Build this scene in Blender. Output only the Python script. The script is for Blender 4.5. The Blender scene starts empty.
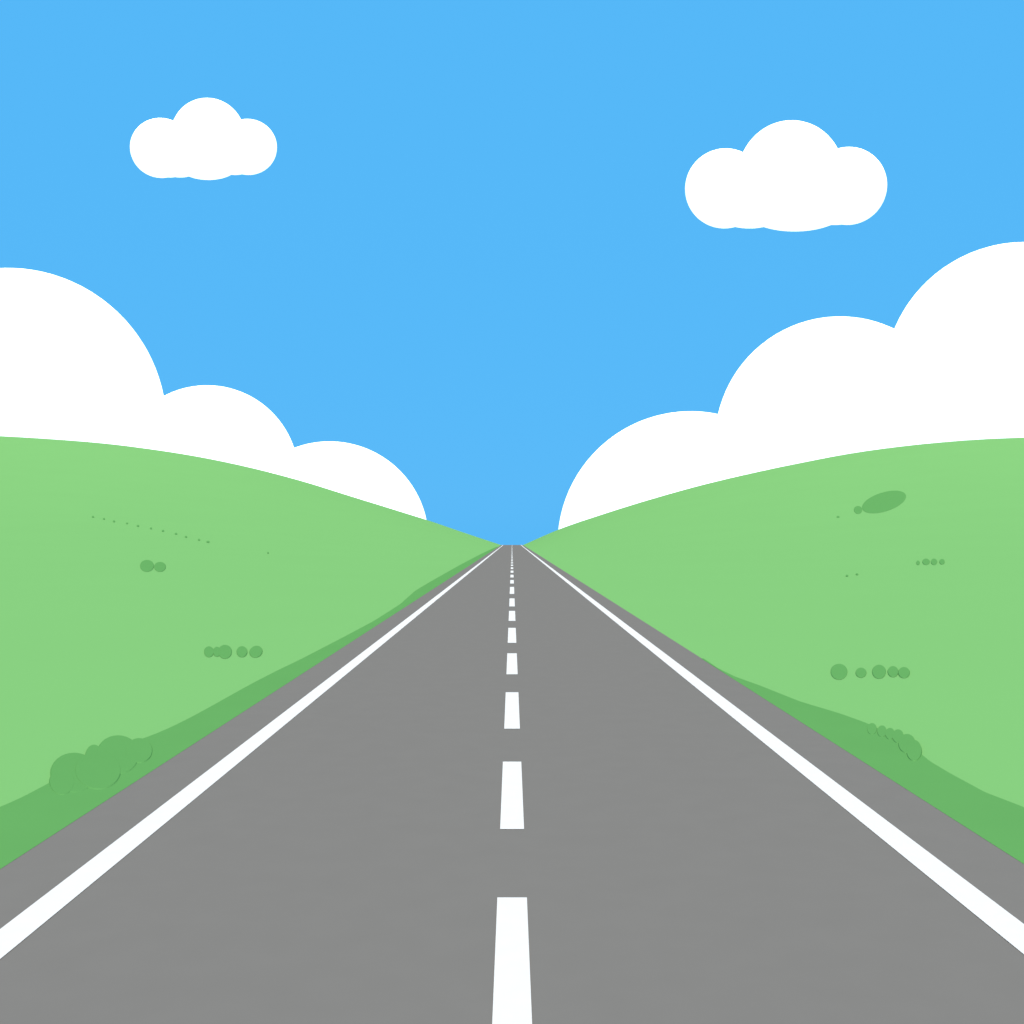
import bpy, math, bmesh
import numpy as np
from mathutils import Vector, Matrix
scn=bpy.context.scene
H=2.9; F=1024.0; VY=538.0; CR=424.0
def lin(c):
    c=c/255.0
    return c/12.92 if c<=0.04045 else ((c+0.055)/1.055)**2.4
def mat(name,rgb,scale=1.0,amp=0.04,rough=0.95,emit=None,estr=0.0):
    m=bpy.data.materials.new(name); m.use_nodes=True
    nt=m.node_tree; b=nt.nodes['Principled BSDF']
    b.inputs['Roughness'].default_value=rough
    b.inputs['Specular IOR Level'].default_value=0.0
    tc=nt.nodes.new('ShaderNodeTexCoord')
    n=nt.nodes.new('ShaderNodeTexNoise'); n.inputs['Scale'].default_value=scale; n.inputs['Detail'].default_value=2
    nt.links.new(tc.outputs['Object'],n.inputs['Vector'])
    r=nt.nodes.new('ShaderNodeValToRGB')
    r.color_ramp.elements[0].position=0.3; r.color_ramp.elements[1].position=0.7
    r.color_ramp.elements[0].color=(*[c*(1-amp) for c in rgb],1)
    r.color_ramp.elements[1].color=(*[min(1,c*(1+amp)) for c in rgb],1)
    nt.links.new(n.outputs['Fac'],r.inputs['Fac'])
    nt.links.new(r.outputs['Color'],b.inputs['Base Color'])
    if emit:
        b.inputs['Emission Color'].default_value=(*emit,1); b.inputs['Emission Strength'].default_value=estr
    return m
def mesh_obj(name,verts,faces,m,smooth=False):
    me=bpy.data.meshes.new(name); me.from_pydata(verts,[],faces); me.update()
    me.materials.append(m)
    if smooth:
        me.polygons.foreach_set('use_smooth',[True]*len(me.polygons))
    o=bpy.data.objects.new(name,me); scn.collection.objects.link(o); return o
def hermite(xs,ys):
    xs=np.array(xs,float); ys=np.array(ys,float)
    d=np.gradient(ys,xs)
    def f(x):
        x=np.clip(x,xs[0],xs[-1]); i=np.clip(np.searchsorted(xs,x)-1,0,len(xs)-2)
        h=xs[i+1]-xs[i]; t=(x-xs[i])/h
        return ((2*t**3-3*t**2+1)*ys[i]+(t**3-2*t**2+t)*h*d[i]+(-2*t**3+3*t**2)*ys[i+1]+(t**3-t**2)*h*d[i+1])
    return f
k=CR/F
LE=4.5; RE=4.57
def prof(tab,edge):
    xs=[edge+0.05]; zs=[0.0]
    for r,y in tab:
        xs.append(r*k); zs.append(H+(VY-y)*k)
    return hermite(xs,zs)
PL=prof([(50,532),(85,520),(112,511.5),(162,496),(212,480.5),(262,467.5),(312,457),(362,449),(412,443),(462,439),(512,436),(650,431.5),(900,430),(1400,436),(2400,455),(3600,480)],LE)
PR=prof([(48,529),(93,513.5),(138,499.5),(188,485.5),(238,473.5),(288,463),(338,453.5),(388,446.5),(438,441.5),(475,439),(512,437.5),(650,433.5),(900,433),(1400,440),(2400,458),(3600,480)],RE)
def drop(y):
    d=np.maximum(0,y-CR)
    return np.where(d<50,0.001*d*d,2.5+0.1*(d-50))
def g(y):
    t=np.clip(y/CR,0,1); return t**1.8
def hgt(x,y):
    x=np.asarray(x,float); y=np.asarray(y,float)
    p=np.where(x<0,PL(-x),PR(x))
    inside=(x>-LE-0.05)&(x<RE+0.05)
    p=np.where(inside,0,p)
    inner=(x>-LE-0.01)&(x<RE+0.01)
    base=np.where(inner,-0.03,-0.008)
    return p*g(y)-drop(y)+base
YS=np.concatenate([np.arange(3,60,0.02),np.arange(60,430,0.2)])
def ray(px,py):
    a=(px-512)/F; b=(VY-py)/F
    d=H+b*YS-hgt(a*YS,YS)
    i=int(np.argmax(d<=0))
    if d[i]>0: return None
    y=float(YS[i])
    if i>0:
        t=d[i-1]/(d[i-1]-d[i]); y=float(YS[i-1]+t*(YS[i]-YS[i-1]))
    return a*y,y,float(hgt(a*y,y))
M_grass=mat('grass',(0.172,0.352,0.101),scale=0.06,amp=0.006)
M_dark=mat('dark_grass',(0.103,0.258,0.065),scale=0.8,amp=0.012)
M_road=mat('asphalt',(0.175,0.144,0.117),scale=2.5,amp=0.012)
M_white=mat('white_road_paint',(0.68,0.585,0.50),scale=6,amp=0.012)
M_cloud_glow=mat('cloud_white_glow',(0.85,0.85,0.85),scale=0.002,amp=0.01,emit=(1,0.97,0.94),estr=0.93)  # glow added to the cloud material so shaded undersides stay white
# ---------- terrain ----------
def axis_x(edge,sgn):
    a=[edge-0.3,edge-0.02,edge+0.02,edge+0.08]; x=edge+0.5
    while x<1480: a.append(x); x*=1.05
    return [sgn*v for v in a]
xs=sorted(axis_x(LE,-1))+[-2,0,2]+sorted(axis_x(RE,1))
ysA=list(np.arange(-200,0,20))+list(np.arange(0,60,2))+list(np.arange(60,400,5))+list(np.arange(400,480,2))+[480+12*i for i in range(20)]+list(np.arange(740,2300,80))
X,Y=np.meshgrid(xs,ysA); Z=hgt(X,Y)
nx=len(xs); ny=len(ysA)
verts=list(zip(X.ravel().tolist(),Y.ravel().tolist(),Z.ravel().tolist()))
faces=[(j*nx+i,j*nx+i+1,(j+1)*nx+i+1,(j+1)*nx+i) for j in range(ny-1) for i in range(nx-1)]
mesh_obj('grass_hills',verts,faces,M_grass,True)
# ---------- road ----------
def strip(name,x0,x1,y0,y1,z,m,step=4.0):
    n=max(1,int((y1-y0)/step)); ys=np.linspace(y0,y1,n+1)
    zz=-drop(ys)+z
    v=[];f=[]
    for a,b in zip(ys,zz): v+= [(x0,a,b),(x1,a,b)]
    for i in range(n): f.append((2*i,2*i+1,2*i+3,2*i+2))
    return mesh_obj(name,v,f,m)
road=strip('road',-LE,RE,-200,1500,0.0,M_road)
e1=strip('edge_line_left',-3.79,-3.52,-200,1500,0.005,M_white); e1.parent=road
e2=strip('edge_line_right',3.56,3.84,-200,1500,0.005,M_white); e2.parent=road
dash=[(1096,898),(829.5,762),(729,692.5),(674.5,653.5),(643,628),(621,611),(606.5,598.5),(594,587)]
D=[(H*F/(a-VY),H*F/(b-VY)) for a,b in dash]
last=D[-1][1]
D+= [(D[0][0]-5*(i+1),D[0][0]-5*(i+1)+3) for i in range(30)]
y=last
while y<1400:
    y+=4.5*(1+ (y-last)/500 if y<CR else 1); D.append((y,y+5.5)); y+=5.5
v=[];f=[]
for a,b in D:
    n=max(1,int((b-a)/4)); ys=np.linspace(a,b,n+1)
    for i in range(n):
        o=len(v)
        z0=float(-drop(ys[i]))+.005; z1=float(-drop(ys[i+1]))+.005
        v+=[(-0.118,ys[i],z0),(0.120,ys[i],z0),(0.120,ys[i+1],z1),(-0.118,ys[i+1],z1)]; f.append((o,o+1,o+2,o+3))
c=mesh_obj('centre_dashes',v,f,M_white); c.parent=road
# ---------- dark verges ----------
def verge(name,pts,edge,sgn):
    P=[]
    for px,py in pts:
        r=ray(px,py)
        if r: P.append(r)
    P.sort(key=lambda p:p[1])
    yy=np.array([p[1] for p in P]); ww=np.array([max(0.0,abs(p[0])-edge) for p in P])
    Y=np.geomspace(yy[0],yy[-1],260)
    W=np.interp(Y,yy,ww)
    for _ in range(4): W[1:-1]=(W[:-2]+2*W[1:-1]+W[2:])/4
    Y=np.concatenate([np.arange(-40,Y[0],1.0),Y]); W=np.concatenate([np.full(len(Y)-260,W[0]),W])
    v=[];f=[];N=8
    for y,w in zip(Y,W):
        for j in range(N+1):
            x=edge-0.02+(w+0.02)*j/N
            h=float(hgt(sgn*max(x,edge+0.06),y))
            if j==0: z=0.002-float(drop(y))
            elif j==N: z=h+0.010
            else: z=h+0.016
            v.append((sgn*x,y,z))
    n=len(Y)
    for i in range(n-1):
        for j in range(N):
            q=(i*(N+1)+j,i*(N+1)+j+1,(i+1)*(N+1)+j+1,(i+1)*(N+1)+j)
            f.append(q if sgn>0 else q[::-1])
    return mesh_obj(name,v,f,M_dark,True)
VL=verge('grass_verge',[(-60,832),(0,808),(25,797),(48,784),(90,764),(130,743),(150,737),(175,726),(200,713),(225,699),(250,685),(275,672),(300,660),(325,647),(350,634),(375,620.5),(400,604.5),(415,591),(430,582),(445,573.5),(460,565),(480,554.5),(490,549.7),(497,546.6)],LE,-1)
VR=verge('grass_verge',[(1090,842),(1024,808),(985,793),(950,774),(930,762),(918,752),(908,744),(885,732),(865,723),(840,714),(800,702),(760,686),(735,677),(718,669),(704,659)],RE,1)
# ---------- low ground-cover patches, each a thin mat lying on the hillside ----------
def patches(name,items,lift=0.02):
    v=[];f=[]; q=0
    for it in items:
        cx,cy,rx,ry=it[:4]; rot=it[4] if len(it)>4 else 0
        nr,na=(5,32) if rx>3 else (2,12)
        o=len(v); ok=True; pts=[]
        for i in range(nr+1):
            for a in range(na if i else 1):
                t=2*math.pi*a/na; rr=min(1.0,i/(nr-1)*0.93) if i<nr else 1.0
                u=rx*rr*math.cos(t); w=ry*rr*math.sin(t)
                r=ray(cx+u*math.cos(rot)-w*math.sin(rot), cy+u*math.sin(rot)+w*math.cos(rot))
                if not r: ok=False; break
                if i<nr: z=r[2]+lift+0.0012*q+0.00025*r[1]
                else: z=r[2]+0.003+0.0001*r[1]
                pts.append((r[0],r[1],z))
            if not ok: break
        if not ok: continue
        q+=1; v+=pts
        for a in range(na): f.append((o,o+1+(a+1)%na,o+1+a))
        for i in range(1,nr):
            b0=o+1+(i-1)*na; b1=b0+na
            for a in range(na): f.append((b0+a,b0+(a+1)%na,b1+(a+1)%na,b1+a))
    ob=mesh_obj(name,v,f,M_dark,False)
    bm=bmesh.new(); bm.from_mesh(ob.data)
    for fc in bm.faces:
        if fc.normal.z<0: fc.normal_flip()
    bm.to_mesh(ob.data); bm.free()
    return ob
patches('low_hedge',[(74,774,24,21),(62,783,13,14),(94,757,9,11.5),(118,756,22,20.5),(139,752,14,13),(98,772,24,20)],lift=0.018)
patches('low_hedge',[(872,730,5,6),(882,732.5,5,6),(890,735,5,6),(898,737.5,6,7),(907,745,9,10),(914,752,8,11)],lift=0.018)
patches('shrub_clump',[(147,566,7,6),(160,567,6,5)])
patches('shrub_clump',[(209,652,5,5.5),(217,652,4,5),(225,652,7,7),(242,652,5.5,5.5),(256,652,6.8,5.8,-0.4)],lift=0.01)
patches('shrub_clump',[(839,672,8.5,8),(861,673,5.5,5),(879,672,7,7),(893,672,5.5,5.5),(904,673,6,5.5)],lift=0.01)
patches('shrub_clump',[(884,502,23,9.5,-0.3),(858,510,4.2,4)])
patches('shrub_clump',[(918,563,1.8,2.3),(926,562,3.8,3.2),(934,562,3.2,3.2),(942,562,2.8,2.8)])
patches('grass_tufts',[(93,517,1.2,1.0),(104,519,1.1,.9),(114,521.5,1.2,1.0),(127,523.5,1.1,.9),(138,526,1.3,1.0),(151,528.5,1.1,.9),(163,531,1.2,1.0),(176,534,1.3,1.0),(186,537,1.2,1.0),(199,540,1.2,1.0),(208,542,1.6,1.0),(268,553,.8,.8)])
patches('grass_tufts',[(838,517,1.5,1.0),(847,576,1.3,.9),(857,574.5,1.3,.9)])
# ---------- clouds ----------
def blob(bm,c,r,sub=5):
    m=Matrix.Translation(c)@Matrix.Diagonal((r[0],r[1],r[2],1))
    bmesh.ops.create_icosphere(bm,subdivisions=sub,radius=1.0,matrix=m)
def cloud(dist,items):
    bm=bmesh.new(); s=dist/F
    for it in items:
        cx,cy,rx,ry=it
        b=0.5*min(rx,ry); tx=(cx-512)/F; ty=(VY-cy)/F
        rx2=math.sqrt(rx*rx-(b*tx)**2); ry2=math.sqrt(ry*ry-(b*ty)**2)
        blob(bm,(s*(cx-512),dist,H+(VY-cy)*s),(rx2*s,b*s,ry2*s))
    me=bpy.data.meshes.new('cloud'); bm.to_mesh(me); bm.free(); me.materials.append(M_cloud_glow)
    me.polygons.foreach_set('use_smooth',[True]*len(me.polygons))
    o=bpy.data.objects.new('cloud',me); scn.collection.objects.link(o)
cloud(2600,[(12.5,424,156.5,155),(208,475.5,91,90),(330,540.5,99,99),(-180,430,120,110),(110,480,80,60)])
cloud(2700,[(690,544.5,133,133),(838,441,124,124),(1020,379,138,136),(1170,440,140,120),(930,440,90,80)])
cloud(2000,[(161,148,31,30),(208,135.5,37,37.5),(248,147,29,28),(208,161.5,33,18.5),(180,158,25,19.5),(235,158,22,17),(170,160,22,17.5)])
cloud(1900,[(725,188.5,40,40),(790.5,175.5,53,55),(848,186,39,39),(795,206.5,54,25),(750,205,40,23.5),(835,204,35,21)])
# ---------- sky + sun ----------
w=bpy.data.worlds.new('sky'); scn.world=w; w.use_nodes=True
nt=w.node_tree; bg=nt.nodes['Background']
SE=58
sky=nt.nodes.new('ShaderNodeTexSky'); sky.sky_type='NISHITA'; sky.sun_disc=False
sky.sun_elevation=math.radians(SE); sky.sun_rotation=math.radians(180)
mul=nt.nodes.new('ShaderNodeMix'); mul.data_type='RGBA'; mul.inputs[0].default_value=0.003
nt.links.new(sky.outputs[0],mul.inputs[7])
mul.inputs[6].default_value=(lin(84),lin(183),lin(247),1)
nt.links.new(mul.outputs[2],bg.inputs['Color']); bg.inputs['Strength'].default_value=1.0
sl=bpy.data.lights.new('sun','SUN'); sl.energy=5; sl.angle=math.radians(0.5); sl.color=(1,0.97,0.92)
so=bpy.data.objects.new('sun',sl); scn.collection.objects.link(so)
so.rotation_euler=(math.radians(90-SE),0,0)
# ---------- camera ----------
cd=bpy.data.cameras.new('camera'); cd.lens=36; cd.sensor_width=36; cd.shift_y=26/1024; cd.clip_end=20000
co=bpy.data.objects.new('camera',cd); scn.collection.objects.link(co)
co.location=(0,0,H); co.rotation_euler=(math.radians(90),0,0); scn.camera=co
scn.view_settings.view_transform='Standard'; scn.view_settings.look='None'; scn.view_settings.exposure=0
